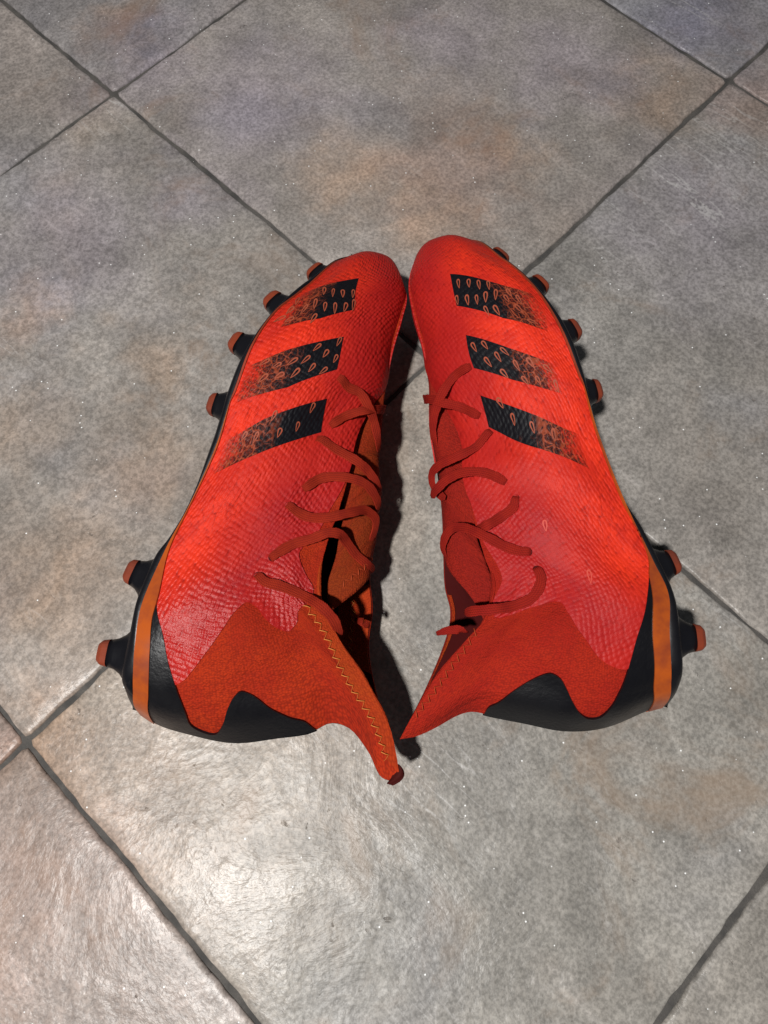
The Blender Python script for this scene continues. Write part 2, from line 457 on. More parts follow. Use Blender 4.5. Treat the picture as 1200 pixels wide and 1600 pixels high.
# ------------------------------------------------------------------ shell of a boot: surface over (u along the boot, v up the side)
def pchip_like(us, pts):
    """Catmull-Rom through (u, point) with non-uniform knots."""
    us=np.array(us,float); P=np.array(pts,float)
    if P.ndim==1: P=P[:,None]
    n=len(us)
    m=np.zeros_like(P)
    for i in range(n):
        if i==0: m[i]=(P[1]-P[0])/(us[1]-us[0])
        elif i==n-1: m[i]=(P[-1]-P[-2])/(us[-1]-us[-2])
        else:
            a=(P[i]-P[i-1])/(us[i]-us[i-1]); b=(P[i+1]-P[i])/(us[i+1]-us[i])
            ha=us[i]-us[i-1]; hb=us[i+1]-us[i]
            m[i]=(a*hb+b*ha)/(ha+hb)
    def f(u):
        u=np.asarray(u,float); sh=u.shape; u=u.ravel()
        k=np.clip(np.searchsorted(us,u,side='right')-1,0,n-2)
        h=(us[k+1]-us[k])[:,None]; t=((u-us[k])/(us[k+1]-us[k]))[:,None]
        r=(2*t**3-3*t**2+1)*P[k]+(t**3-2*t**2+t)*h*m[k]+(-2*t**3+3*t**2)*P[k+1]+(t**3-t**2)*h*m[k+1]
        return r.reshape(sh+(P.shape[1],))
    return f
def crv(rows):
    f=pchip_like([r[0] for r in rows],[r[1:] for r in rows]); return f
WB=pchip_like([0,.04,.1,.18,.28,.4,.5,.6,.7,.8,.88,.94,.98,1],[0,.019,.0300,.0385,.0425,.0410,.0370,.0335,.0325,.0330,.0300,.0225,.0125,0])
WE=pchip_like([0,.36,.40,.46,.54,.65,.75,.85,.93,.97,1],[0,0,.004,.0125,.0195,.0225,.0240,.0225,.0160,.0095,0])
ZC=pchip_like([0,.3,.6,1],[.0455,.0450,.0410,.0385])
def s1(f,u): return f(u)[...,0]
class Body:
    def __init__(self,d):
        self.B=crv(d['B']);self.T=crv(d['T']);self.TM=crv(d['TM']);self.F=crv(d['F']);self.H=crv(d['H']);self.plate=crv(d['plate'])
    def flat(self,u,v,side=1):
        T=self.T if side>0 else self.TM
        u=np.asarray(u,float);v=np.asarray(v,float);U=u[...,None];V=v[...,None]
        # top/bottom rails stay stations; the toe and heel curves fade in near their ends
        L=(1-V)*self.B(u)+V*T(u)
        B0,T0=self.B(np.zeros(1))[0],T(np.zeros(1))[0];B1,T1=self.B(np.ones(1))[0],T(np.ones(1))[0]
        eF=self.F(v)-((1-V)*B0+V*T0); eH=self.H(v)-((1-V)*B1+V*T1)
        a=np.clip(1-U/.35,0,1)**2; b=np.clip((U-.45)/.55,0,1)**2
        return L+a*eF+b*eH
    def w(self,u,v,side=1):
        wb=s1(WB,u); we=s1(WE,u)
        if side<0: we=we*.75
        we=np.minimum(we,wb)if False else we
        op=np.clip(we/.015,0,1)
        p=2.3-.5*op; q=2.0-.9*op
        vv=np.clip(v,0,1)
        dome=np.maximum(1-vv**p,0)**(1/q)
        end=np.clip(np.minimum((1-u)/.12,u/.1),0,1)
        soft=np.clip(np.minimum(np.minimum(u/.12,(1-u)/.12),np.minimum(vv/.15,(1-vv)/.12)),0,1)
        # flex creases over the ball of the foot and soft dents round the ankle
        dent=.0007*np.sin(u*47+3*vv+1.3*np.sin(u*19+vv*5))*np.exp(-((u-.47)/.10)**2)+.0011*np.sin(u*21-vv*9+1.5*np.sin(vv*7+u*6))*np.exp(-((u-.78)/.15)**2)+.0005*np.sin(u*31+vv*13)
        return we+(wb-we)*dome+dent*soft+.004*np.sin(np.pi*np.clip(vv*1.3,0,1))*end*(.3+.7*op)
    def P(self,u,v,side=1):
        f=self.flat(u,v,side); z=s1(ZC,np.asarray(u,float))+side*self.w(u,v,side)
        z=np.maximum(z,.0015)
        return np.concatenate([f,z[...,None]],-1)
    def N(self,u,v,side=1,e=2e-3):
        u=np.asarray(u,float);v=np.asarray(v,float)
        u0=np.clip(u-e,0.001,.999);u1=np.clip(u+e,0.001,.999);v0=np.clip(v-e,0,.998);v1=np.clip(v+e,0.002,1)
        n=np.cross(self.P(u1,v,side)-self.P(u0,v,side),self.P(u,v1,side)-self.P(u,v0,side))
        n/=np.maximum(np.linalg.norm(n,axis=-1,keepdims=True),1e-12)
        # orient outwards: lateral skin faces +z
        if not hasattr(self,'sg'): self.sg={}
        if side not in self.sg:
            self.sg[side]=1
            t=self.N(np.array([.3,.75]),np.array([.3,.3]),side)
            self.sg[side]=1 if t[:,2].sum()*side>0 else -1
        return n*self.sg[side]

# ------------------------------------------------------------------ boot data, in each boot's own frame
# rails of the side profile (parameter, x, y): B feather line, T lateral top edge, TM medial top edge,
# F toe, H back of the heel, plate outer edge of the sole; the other lists are (u, v) on the shell
LEFT_BOOT = {'loc': (-0.1053, -0.0864),
 'rot': -0.3941,
 'B': [(0, 0.0, 0.1416), (0.06, -0.0011, 0.1119), (0.12, -0.0054, 0.0888), (0.2, -0.0101, 0.0692), (0.3, -0.0127, 0.0439), (0.4, -0.0114, 0.0188),
       (0.5, -0.0094, -0.0079), (0.6, -0.0102, -0.04), (0.7, -0.0119, -0.0674), (0.78, -0.0106, -0.0934), (0.86, -0.0057, -0.1122),
       (0.93, -0.0016, -0.128), (1, 0.0, -0.1415)],
 'T': [(0, 0.0196, 0.1503), (0.05, 0.0286, 0.1452), (0.12, 0.0405, 0.1307), (0.2, 0.0437, 0.1154), (0.3, 0.0465, 0.0905), (0.37, 0.0511, 0.0668),
       (0.42, 0.0494, 0.0541), (0.46, 0.0487, 0.0367), (0.5, 0.0507, 0.0218), (0.54, 0.0542, 0.0085), (0.6, 0.057, -0.0135), (0.67, 0.0582, -0.033),
       (0.74, 0.0618, -0.051), (0.8, 0.0687, -0.0637), (0.86, 0.0824, -0.0758), (0.93, 0.1026, -0.09), (0.975, 0.1208, -0.1077),
       (1, 0.1325, -0.1268)],
 'TM': [(0, 0.0196, 0.1503), (0.05, 0.0287, 0.1448), (0.12, 0.0411, 0.1291), (0.2, 0.0447, 0.1127), (0.3, 0.0473, 0.0884), (0.37, 0.0509, 0.0673),
        (0.44, 0.056, 0.0475), (0.5, 0.0599, 0.0328), (0.6, 0.069, 0.0107), (0.67, 0.0755, -0.0104), (0.74, 0.0795, -0.0318), (0.8, 0.0879, -0.0491),
        (0.86, 0.0939, -0.0703), (0.93, 0.1076, -0.0929), (1, 0.1325, -0.1268)],
 'F': [(0, 0.0, 0.1416), (0.5, 0.0089, 0.1488), (1, 0.0196, 0.1503)],
 'H': [(0, 0.0, -0.1415), (0.06, 0.009, -0.1431), (0.18, 0.0273, -0.142), (0.33, 0.0484, -0.1383), (0.48, 0.0678, -0.1287), (0.6, 0.083, -0.1204),
       (0.68, 0.0907, -0.113), (0.75, 0.1003, -0.1123), (0.83, 0.1125, -0.119), (0.92, 0.123, -0.1279), (1, 0.1325, -0.1268)],
 'plate': [(0, 0.0003, 0.1442), (0.06, -0.0022, 0.1147), (0.12, -0.007, 0.0934), (0.2, -0.0115, 0.0699), (0.3, -0.0146, 0.0432),
           (0.4, -0.0145, 0.0195), (0.5, -0.0123, -0.0078), (0.6, -0.0117, -0.0449), (0.65, -0.0136, -0.0592), (0.7, -0.0157, -0.0681),
           (0.78, -0.0146, -0.0916), (0.86, -0.0119, -0.1065), (0.93, -0.0077, -0.1288), (0.97, -0.0056, -0.1348), (1, -0.0042, -0.1418)],
 'skin_low': [(0.7858, 0.0905), (0.8258, 0.1307), (0.8682, 0.1457), (0.9206, 0.1709), (0.9131, 0.206), (0.8982, 0.2462), (0.8657, 0.3317),
              (0.8332, 0.4271), (0.8083, 0.5025), (0.7983, 0.5528), (0.8133, 0.593), (0.8357, 0.608), (0.8607, 0.6332), (0.8782, 0.6734),
              (0.8682, 0.7136), (0.8258, 0.799), (0.7609, 0.9598), (0.6985, 0.8291), (0.6485, 0.9146), (0.6061, 0.9347), (0.5711, 0.9749),
              (0.5412, 0.995)],
 'counter': [(0.7783, 0.0854), (0.8258, 0.1307), (0.8682, 0.1457), (0.9206, 0.1709), (0.9655, 0.191), (0.9855, 0.201), (0.9905, 0.2362),
             (0.9905, 0.2764), (0.9805, 0.3116), (0.9606, 0.3467), (0.9456, 0.3819), (0.9406, 0.407), (0.9481, 0.4372), (0.9556, 0.4523),
             (0.9705, 0.4824), (0.983, 0.5377), (0.9905, 0.593), (0.9955, 0.608)],
 'band': [(0.6111, 0.005), (0.6985, 0.0251), (0.7758, 0.0854), (0.8058, 0.0804), (0.8632, 0.0754), (0.9356, 0.0653), (0.9855, 0.0553)],
 's1': [(0.1318, 0.5528), (0.2441, 0.6482), (0.2666, 0.4422), (0.2641, 0.1508), (0.2292, 0.0905), (0.1468, 0.1106)],
 's2': [(0.309, 0.6533), (0.3714, 0.6633), (0.4114, 0.3869), (0.4239, 0.0503), (0.3465, 0.0201), (0.329, 0.2965)],
 's3': [(0.4314, 0.6834), (0.4813, 0.7286), (0.5262, 0.3216), (0.5512, 0.0653), (0.4963, 0.0503), (0.4663, 0.2915)],
 'hem': [(0.7958, 0.8945), (0.8283, 0.9347), (0.8657, 0.9347), (0.9106, 0.9095), (0.9381, 0.9146), (0.9581, 0.9347), (0.9755, 0.9447),
         (0.983, 0.9548), (0.988, 0.9598)],
 'knitseam': [(0.8033, 0.5477), (0.8407, 0.5327), (0.8807, 0.5075), (0.9156, 0.4824)],
 'tab_fold': [(0.1273, -0.119), (0.1302, -0.1232), (0.1277, -0.1291)],
 'laces': [[(0.0331, 0.0499, 0.0762, (0.7, -0.19, 0.69)), (0.0384, 0.0491, 0.0698, (0.74, -0.22, 0.64)), (0.043, 0.05, 0.067, None),
            (0.0502, 0.0454, 0.064, None), (0.0554, 0.0409, 0.056, None), (0.0594, 0.0348, 0.0515, None), (0.0611, 0.032, 0.043, None),
            (0.0596, 0.0331, 0.03, None)],
           [(0.0373, 0.027, 0.0681, (0.36, 0.09, 0.93)), (0.0415, 0.035, 0.0655, None), (0.0496, 0.0421, 0.0645, None), (0.0538, 0.048, 0.057, None),
            (0.0552, 0.0537, 0.047, None), (0.0543, 0.0591, 0.036, None), (0.0509, 0.0635, 0.026, None)],
           [(0.0345, 0.016, 0.0711, (0.41, 0.23, 0.88)), (0.0441, 0.015, 0.0669, (0.48, 0.11, 0.87)), (0.0575, 0.0127, 0.066, None),
            (0.0638, 0.0115, 0.06, None), (0.0697, 0.008, 0.053, None), (0.0712, 0.0064, 0.043, None), (0.0697, 0.0065, 0.03, None)],
           [(0.0385, -0.0115, 0.0715, (0.5, 0.02, 0.86)), (0.043, -0.0036, 0.0689, (0.39, 0.02, 0.92)), (0.055, 0.0016, 0.069, None),
            (0.0652, 0.0036, 0.063, None), (0.072, 0.0008, 0.054, None), (0.0738, -0.0015, 0.046, None), (0.0713, 0.0004, 0.032, None)],
           [(0.0351, -0.0235, 0.0734, (0.46, -0.03, 0.89)), (0.0386, -0.0243, 0.0711, (0.52, -0.04, 0.86)),
            (0.0435, -0.0245, 0.0687, (0.35, -0.01, 0.94)), (0.0544, -0.0224, 0.0715, None), (0.0625, -0.0158, 0.068, None),
            (0.0706, -0.0083, 0.058, None), (0.0752, -0.0094, 0.052, None), (0.0762, -0.0143, 0.047, None), (0.0758, -0.0203, 0.044, None)],
           [(0.0371, -0.0503, 0.0719, (0.05, 0.02, 1.0)), (0.0395, -0.0465, 0.0716, (0.09, 0.06, 0.99)), (0.0433, -0.0409, 0.07, (0.28, 0.14, 0.95)),
            (0.0514, -0.0347, 0.07, None), (0.0584, -0.0285, 0.0695, None), (0.0626, -0.0268, 0.067, None), (0.0663, -0.0277, 0.06, None),
            (0.0722, -0.0305, 0.052, None), (0.0798, -0.0324, 0.045, None), (0.0824, -0.0322, 0.036, None)],
           [(0.0346, -0.0612, 0.0728, (0.21, 0.13, 0.97)), (0.0385, -0.0627, 0.0723, (0.14, 0.08, 0.99)),
            (0.0461, -0.062, 0.0713, (0.17, -0.06, 0.98)), (0.0583, -0.062, 0.0675, (0.35, 0.22, 0.91)), (0.0699, -0.0647, 0.0715, None),
            (0.076, -0.0677, 0.068, None), (0.0794, -0.0718, 0.06, None), (0.0792, -0.0748, 0.052, None)],
           [(0.0826, -0.0597, 0.034, None), (0.0884, -0.0608, 0.041, None), (0.0909, -0.0611, 0.038, None)]],
 'studs': [(0.8917, -0.027, -0.1216, 0.0571), (0.7409, -0.0308, -0.0803, 0.0617), (0.4164, -0.0266, 0.0137, 0.0731),
           (0.2788, -0.0293, 0.0506, 0.0766), (0.1673, -0.0237, 0.0846, 0.072), (0.0624, -0.0132, 0.1183, 0.0593)],
 'drops': [[(0.1717, 0.3266, -75), (0.1867, 0.4221, -72), (0.1967, 0.5126, -70), (0.1992, 0.593, -77), (0.2167, 0.3317, -76), (0.2342, 0.4322, -75),
            (0.2416, 0.5126, -75), (0.2391, 0.5829, -85), (0.2317, 0.6332, -78), (0.2641, 0.392, -96), (0.2267, 0.2663, -99), (0.1892, 0.1508, -83),
            (0.2192, 0.1508, -108), (0.2491, 0.196, -125), (0.2391, 0.1106, -126)],
           [(0.319, 0.6281, -90), (0.3415, 0.5578, -98), (0.329, 0.4874, -109), (0.3515, 0.4322, -111), (0.354, 0.3467, -118), (0.3515, 0.6332, -91),
            (0.3689, 0.4925, -103), (0.3789, 0.392, -108), (0.3764, 0.5779, -113), (0.3814, 0.2915, -124), (0.3465, 0.1558, -127),
            (0.359, 0.2513, -121), (0.3839, 0.1859, -114)],
           [(0.4463, 0.608, -93), (0.4763, 0.5477, -84), (0.4888, 0.4372, -87), (0.4613, 0.3668, -96), (0.4963, 0.2814, -92), (0.4913, 0.191, -100)]],
 'skin_drops': []}

RIGHT_BOOT = {'loc': (0.0604, -0.0842),
 'rot': 0.2769,
 'B': [(0, -0.0, 0.1436), (0.06, 0.0015, 0.1158), (0.12, 0.0061, 0.0953), (0.2, 0.0097, 0.0733), (0.3, 0.0121, 0.0452), (0.4, 0.0119, 0.019),
       (0.5, 0.0103, -0.0083), (0.6, 0.0101, -0.0458), (0.7, 0.0114, -0.0784), (0.78, 0.0114, -0.0955), (0.86, 0.0046, -0.1136),
       (0.93, 0.0009, -0.1303), (1, -0.0, -0.1436)],
 'T': [(0, -0.0172, 0.1492), (0.05, -0.0292, 0.1443), (0.12, -0.0409, 0.1288), (0.2, -0.0457, 0.1083), (0.3, -0.048, 0.0824), (0.37, -0.0514, 0.0618),
       (0.42, -0.0493, 0.0381), (0.46, -0.0496, 0.0156), (0.5, -0.0566, -0.0048), (0.54, -0.0585, -0.0181), (0.6, -0.0607, -0.034),
       (0.67, -0.062, -0.0495), (0.74, -0.0633, -0.0645), (0.8, -0.0728, -0.0786), (0.86, -0.0847, -0.0857), (0.93, -0.1041, -0.0974),
       (1, -0.1294, -0.1193)],
 'TM': [(0, -0.0172, 0.1492), (0.05, -0.0293, 0.1439), (0.12, -0.0415, 0.1272), (0.2, -0.0467, 0.1055), (0.3, -0.0489, 0.0803),
        (0.37, -0.0512, 0.0622), (0.44, -0.0592, 0.0366), (0.5, -0.0623, 0.0177), (0.6, -0.0678, -0.0095), (0.67, -0.073, -0.0269),
        (0.74, -0.0802, -0.0506), (0.8, -0.0819, -0.0646), (0.86, -0.0884, -0.0768), (0.93, -0.1072, -0.0983), (1, -0.1294, -0.1193)],
 'F': [(0, -0.0, 0.1436), (0.5, -0.0078, 0.1486), (1, -0.0172, 0.1492)],
 'H': [(0, -0.0, -0.1436), (0.06, -0.0072, -0.1432), (0.18, -0.0285, -0.1444), (0.33, -0.049, -0.1403), (0.48, -0.0673, -0.1306),
       (0.6, -0.082, -0.1227), (0.68, -0.0905, -0.118), (0.76, -0.0991, -0.1175), (0.84, -0.11, -0.1195), (0.92, -0.1204, -0.1205),
       (1, -0.1294, -0.1193)],
 'plate': [(0, 0.0001, 0.145), (0.06, 0.0024, 0.1182), (0.12, 0.0074, 0.0967), (0.2, 0.0114, 0.074), (0.3, 0.0149, 0.0459), (0.4, 0.014, 0.0191),
           (0.5, 0.0109, -0.0085), (0.6, 0.011, -0.0468), (0.65, 0.0138, -0.0598), (0.7, 0.015, -0.0756), (0.78, 0.0146, -0.0965),
           (0.86, 0.01, -0.1153), (0.93, 0.0061, -0.132), (0.97, 0.0039, -0.1385), (1, 0.0018, -0.1448)],
 'skin_low': [(0.7309, 0.0704), (0.7808, 0.1256), (0.8258, 0.1457), (0.8657, 0.1608), (0.9006, 0.1759), (0.8957, 0.2362), (0.8832, 0.3065),
              (0.8557, 0.392), (0.8357, 0.4573), (0.8083, 0.5226), (0.7883, 0.5729), (0.7883, 0.6181), (0.7958, 0.6683), (0.8008, 0.7638),
              (0.8033, 0.8543), (0.8008, 0.9296), (0.7808, 0.9799), (0.7259, 0.9347), (0.6885, 0.9397), (0.6385, 0.9749), (0.5861, 0.9849),
              (0.5437, 0.995)],
 'counter': [(0.7209, 0.0553), (0.7808, 0.1256), (0.8258, 0.1457), (0.8657, 0.1608), (0.9006, 0.1759), (0.9381, 0.196), (0.9631, 0.2161),
             (0.978, 0.2462), (0.978, 0.2814), (0.9705, 0.3216), (0.9556, 0.3618), (0.9381, 0.402), (0.9256, 0.4422), (0.9231, 0.4824),
             (0.9306, 0.5126), (0.9406, 0.5377), (0.9631, 0.5829), (0.9805, 0.6131), (0.988, 0.6332), (0.998, 0.6332)],
 'band': [(0.6036, 0.0151), (0.656, 0.0), (0.696, 0.0201), (0.7309, 0.0704), (0.7908, 0.1005), (0.8532, 0.0905), (0.8957, 0.0804), (0.9581, 0.0754),
          (0.9955, 0.0603)],
 's1': [(0.1742, 0.6633), (0.2541, 0.7035), (0.2941, 0.4171), (0.309, 0.1206), (0.2242, 0.0151), (0.2067, 0.2915)],
 's2': [(0.3265, 0.7085), (0.3864, 0.7236), (0.4114, 0.5126), (0.4363, 0.191), (0.3839, 0.1759), (0.3565, 0.4422)],
 's3': [(0.4214, 0.7588), (0.4563, 0.7789), (0.5087, 0.4271), (0.5512, 0.1608), (0.5012, 0.1407), (0.4613, 0.4472)],
 'hem': [(0.8308, 0.995), (0.8707, 0.9698), (0.9031, 0.9598), (0.9281, 0.9548), (0.9456, 0.9648), (0.9606, 0.9749), (0.973, 0.9899)],
 'knitseam': [(0.7933, 0.593), (0.8382, 0.5628), (0.8757, 0.5427)],
 'laces': [[(-0.0361, 0.0476, 0.0743, (-0.71, -0.13, 0.69)), (-0.0433, 0.0486, 0.0663, (-0.78, -0.11, 0.62)), (-0.0507, 0.0436, 0.0645, None),
            (-0.0572, 0.0372, 0.057, None), (-0.0608, 0.0309, 0.051, None), (-0.0616, 0.0231, 0.044, None), (-0.0594, 0.0214, 0.036, None)],
           [(-0.0393, 0.0228, 0.0668, (-0.61, -0.07, 0.79)), (-0.0452, 0.0327, 0.0613, (-0.78, -0.03, 0.63)), (-0.0534, 0.0383, 0.061, None),
            (-0.0575, 0.0454, 0.054, None), (-0.0583, 0.0505, 0.045, None), (-0.0564, 0.0557, 0.034, None), (-0.0525, 0.0598, 0.024, None)],
           [(-0.0371, 0.0117, 0.0683, (-0.42, 0.08, 0.9)), (-0.0455, 0.0072, 0.065, (-0.56, 0.25, 0.79)), (-0.057, 0.0049, 0.065, None),
            (-0.0662, 0.0059, 0.057, None), (-0.0701, 0.005, 0.05, None), (-0.0712, -0.0, 0.046, None), (-0.0694, -0.0064, 0.046, None),
            (-0.0678, -0.0103, 0.05, None)],
           [(-0.0408, -0.0173, 0.0711, (-0.5, 0.01, 0.87)), (-0.0433, -0.0135, 0.0699, (-0.37, -0.0, 0.93)), (-0.0481, -0.0101, 0.071, None),
            (-0.0553, -0.0061, 0.0685, None), (-0.0643, -0.0039, 0.061, None), (-0.0713, -0.0053, 0.053, None), (-0.0739, -0.0058, 0.045, None)],
           [(-0.039, -0.0278, 0.0727, (-0.44, 0.04, 0.9)), (-0.0408, -0.0311, 0.0717, (-0.49, 0.02, 0.87)),
            (-0.0473, -0.0335, 0.0686, (-0.37, -0.02, 0.93)), (-0.0569, -0.0361, 0.07, None), (-0.0608, -0.0352, 0.063, None),
            (-0.0623, -0.0327, 0.054, None)],
           [(-0.0425, -0.0551, 0.0709, (-0.31, 0.06, 0.95)), (-0.0459, -0.0533, 0.0695, (-0.33, 0.11, 0.94)),
            (-0.0508, -0.0492, 0.0679, (-0.22, 0.1, 0.97)), (-0.059, -0.0416, 0.07, None), (-0.0659, -0.0328, 0.064, None),
            (-0.0713, -0.0289, 0.056, None), (-0.0754, -0.0309, 0.05, None), (-0.0775, -0.0351, 0.044, None), (-0.0769, -0.0394, 0.04, None)],
           [(-0.0418, -0.0646, 0.0718, (-0.06, 0.06, 1.0)), (-0.0414, -0.0684, 0.072, (-0.02, 0.03, 1.0)),
            (-0.0443, -0.0734, 0.0719, (-0.08, -0.01, 1.0)), (-0.0495, -0.077, 0.0711, (-0.2, -0.01, 0.98)),
            (-0.0567, -0.0777, 0.0695, (-0.26, 0.11, 0.96)), (-0.069, -0.0764, 0.072, None), (-0.0776, -0.0735, 0.066, None),
            (-0.0804, -0.0723, 0.06, None)],
           [(-0.0951, -0.0759, 0.042, None), (-0.0893, -0.0765, 0.045, None), (-0.0839, -0.0782, 0.047, None), (-0.0803, -0.0804, 0.045, None)]],
 'studs': [(0.8556, 0.0253, -0.1195, 0.0599), (0.718, 0.0289, -0.0806, 0.0616), (0.4131, 0.0249, 0.014, 0.0733), (0.2886, 0.0265, 0.0503, 0.0767),
           (0.1739, 0.0219, 0.0855, 0.0725), (0.0723, 0.0123, 0.1178, 0.0608)],
 'drops': [[(0.2042, 0.6281, -101), (0.2067, 0.5528, -103), (0.2117, 0.4824, -102), (0.2117, 0.407, -105), (0.2416, 0.6834, -100),
            (0.2466, 0.6131, -99), (0.2491, 0.5477, -101), (0.2441, 0.4774, -107), (0.2366, 0.392, -112), (0.2441, 0.3216, -85),
            (0.2416, 0.2211, -84), (0.2766, 0.5126, -86), (0.2766, 0.4422, -84), (0.2666, 0.2663, -74), (0.2267, 0.2714, -87),
            (0.2941, 0.2111, -45)],
           [(0.354, 0.6734, -85), (0.3515, 0.598, -80), (0.364, 0.4774, -68), (0.3739, 0.5377, -82), (0.3814, 0.6181, -77), (0.3889, 0.4372, -84),
            (0.4014, 0.5477, -74), (0.3939, 0.2312, -66), (0.4239, 0.2161, -91), (0.4139, 0.4271, -76), (0.4139, 0.3317, -83),
            (0.3839, 0.3317, -76)],
           [(0.4363, 0.6482, -81), (0.4588, 0.593, -95), (0.4763, 0.4673, -94), (0.4938, 0.3266, -100)]],
 'skin_drops': [(0.6261, 0.5628, -100), (0.7309, 0.4121, -102)]}

SU, SV = 283.0, 92.0                      # (u, v) to millimetres

def ensure_ccw(poly):
    a = sum(poly[i][0] * poly[(i + 1) % len(poly)][1] - poly[(i + 1) % len(poly)][0] * poly[i][1] for i in range(len(poly)))
    return poly if a > 0 else poly[::-1]

def densify(poly, step):
    out = []
    for i in range(len(poly)):
        a = np.array(poly[i]); b = np.array(poly[(i + 1) % len(poly)])
        d = np.linalg.norm(b - a); n = max(1, int(d / step))
        for q in range(n):
            out.append(tuple(a + (b - a) * q / n))
    return out

def smooth_line(pts, n=8):
    """rounded version of a traced open line"""
    P = np.array(pts, float)
    d = np.concatenate([[0], np.cumsum(np.linalg.norm(np.diff(P * (SU, SV), axis=0), axis=1) + 1e-6)])
    f = pchip_like(d, P)
    t = np.concatenate([np.linspace(d[i], d[i + 1], n, endpoint=False) for i in range(len(d) - 1)] + [[d[-1]]])
    return [tuple(p) for p in f(t)]

def region(poly_uv, step):
    """triangulate a (u, v) region finely; returns uv points, triangles, boundary edges"""
    poly = [(u * SU, v * SV) for u, v in poly_uv]
    poly = ensure_ccw(densify(poly, step))
    P = np.array(poly)
    keep = [0]
    for i in range(1, len(P)):
        if np.linalg.norm(P[i] - P[keep[-1]]) > step * 0.2:
            keep.append(i)
    if np.linalg.norm(P[keep[-1]] - P[keep[0]]) < step * 0.2:
        keep.pop()
    P = P[keep]
    x0, y0 = P.min(0); x1, y1 = P.max(0)
    gx, gy = np.meshgrid(np.arange(x0, x1, step), np.arange(y0, y1, step * .87))
    gx = gx + (np.arange(gx.shape[0])[:, None] % 2) * step * .5
    G = np.stack([gx.ravel(), gy.ravel()], -1)
    inside = np.zeros(len(G), bool); dmin = np.full(len(G), 1e9)
    for i in range(len(P)):
        a = P[i]; b = P[(i + 1) % len(P)]
        cond = ((a[1] > G[:, 1]) != (b[1] > G[:, 1]))
        xs = (b[0] - a[0]) * (G[:, 1] - a[1]) / (b[1] - a[1] + 1e-12) + a[0]
        inside ^= cond & (G[:, 0] < xs)
        ab = b - a; t = np.clip(((G - a) @ ab) / (ab @ ab + 1e-12), 0, 1)
        dmin = np.minimum(dmin, np.linalg.norm(G - a - t[:, None] * ab, axis=1))
    G = G[inside & (dmin > step * .45)]
    pts = [Vector(p) for p in P] + [Vector(p) for p in G]
    n = len(P)
    v, e, f, *_ = delaunay_2d_cdt(pts, [(i, (i + 1) % n) for i in range(n)], [], 1, 1e-5)
    uv = np.array([(q[0] / SU, q[1] / SV) for q in v])
    cnt = {}
    for t in f:
        for a, b in zip(t, list(t[1:]) + [t[0]]):
            key = (min(a, b), max(a, b)); cnt[key] = cnt.get(key, []) + [(a, b)]
    bound = [w[0] for w in cnt.values() if len(w) == 1]
    return uv, [tuple(t) for t in f], bound

def clampuv(uv):
    return np.clip(uv[:, 0], 0.002, 0.998), np.clip(uv[:, 1], 0.0, 1.0)

def overlay(body, name, poly_uv, off, mat, parent, side=1, step=2.2, fade=None, dip=0.0012, label=None, puff=0.0):
    uv, tris, bound = region(poly_uv, step)
    u, v = clampuv(uv)
    X = body.P(u, v, side); N = body.N(u, v, side)
    A = X + N * off
    nb = len(A)
    ring = sorted({a for a, b in bound} | {b for a, b in bound})
    mp = {a: nb + i for i, a in enumerate(ring)}
    Bv = X[ring] + N[ring] * (off - dip)
    V = np.concatenate([A, Bv, A[ring]])
    top = {a: nb + len(ring) + i for i, a in enumerate(ring)}
    V[:, 2] = np.maximum(V[:, 2], 0.0007)
    # wind the triangles so they face out
    a, b, c = (A[[t[i] for t in tris]] for i in range(3))
    flip = (np.cross(b - a, c - a) * N[[t[0] for t in tris]]).sum(1).sum() < 0
    F = [t[::-1] for t in tris] if flip else list(tris)
    for p, q in bound:
        w = (top[q], top[p], mp[p], mp[q])
        F.append(w[::-1] if flip else w)
    UV = np.stack([u * SU, v * SV], -1); UV = np.concatenate([UV, UV[ring], UV[ring]])
    at = None
    if fade is not None:
        at = fade(u, v); at = np.concatenate([at, at[ring], at[ring]])
    return link_mesh(name, V, F, mat, parent, uvs=UV, attr=at, label=label)

def shell(body, name, side, mat, parent, nu=150, nv=48, thick=0.0017):
    """the knitted sock under everything, with an inside face"""
    t = np.linspace(0, 1, nu)
    us = 0.5 - 0.5 * np.cos(np.pi * t); us = 0.55 * us + 0.45 * t
    us = np.clip(us, 0.0008, 0.9992)
    tv = np.linspace(0, 1, nv); vs = 1 - (1 - tv) ** 1.35
    U, V = np.meshgrid(us, vs, indexing='ij')
    X = body.P(U, V, side); N = body.N(U, V, side)
    we = s1(WE, U)
    tk = thick * np.clip((s1(WB, U)) / 0.012, 0.05, 1) * np.clip(np.where(V > .9, 1 - (V - .9) * 3.5, 1), .3, 1)
    I = X - N * tk[..., None]
    I[..., 2] = np.maximum(I[..., 2], 0.0022)
    vo = X.reshape(-1, 3); vi = I.reshape(-1, 3)
    k = len(vo)
    faces = []
    idx = lambda i, j: i * nv + j
    for i in range(nu - 1):
        for j in range(nv - 1):
            q = (idx(i, j), idx(i + 1, j), idx(i + 1, j + 1), idx(i, j + 1))
            faces.append(q); faces.append(tuple(k + w for w in q[::-1]))
        a, b = idx(i, nv - 1), idx(i + 1, nv - 1)
        faces.append((a, b, k + b, k + a))
    q = faces[2 * (nv - 1) * (nu // 2)]
    g = np.cross(vo[q[1]] - vo[q[0]], vo[q[2]] - vo[q[0]])
    if (g * N[nu // 2, 0]).sum() < 0:
        faces = [f[::-1] for f in faces]
    UV = np.stack([U.ravel() * SU, V.ravel() * SV], -1)
    o = link_mesh(name, np.concatenate([vo, vi]), faces, mat, parent, uvs=np.concatenate([UV, UV]))
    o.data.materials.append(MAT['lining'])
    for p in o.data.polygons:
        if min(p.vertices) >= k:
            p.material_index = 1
    return o

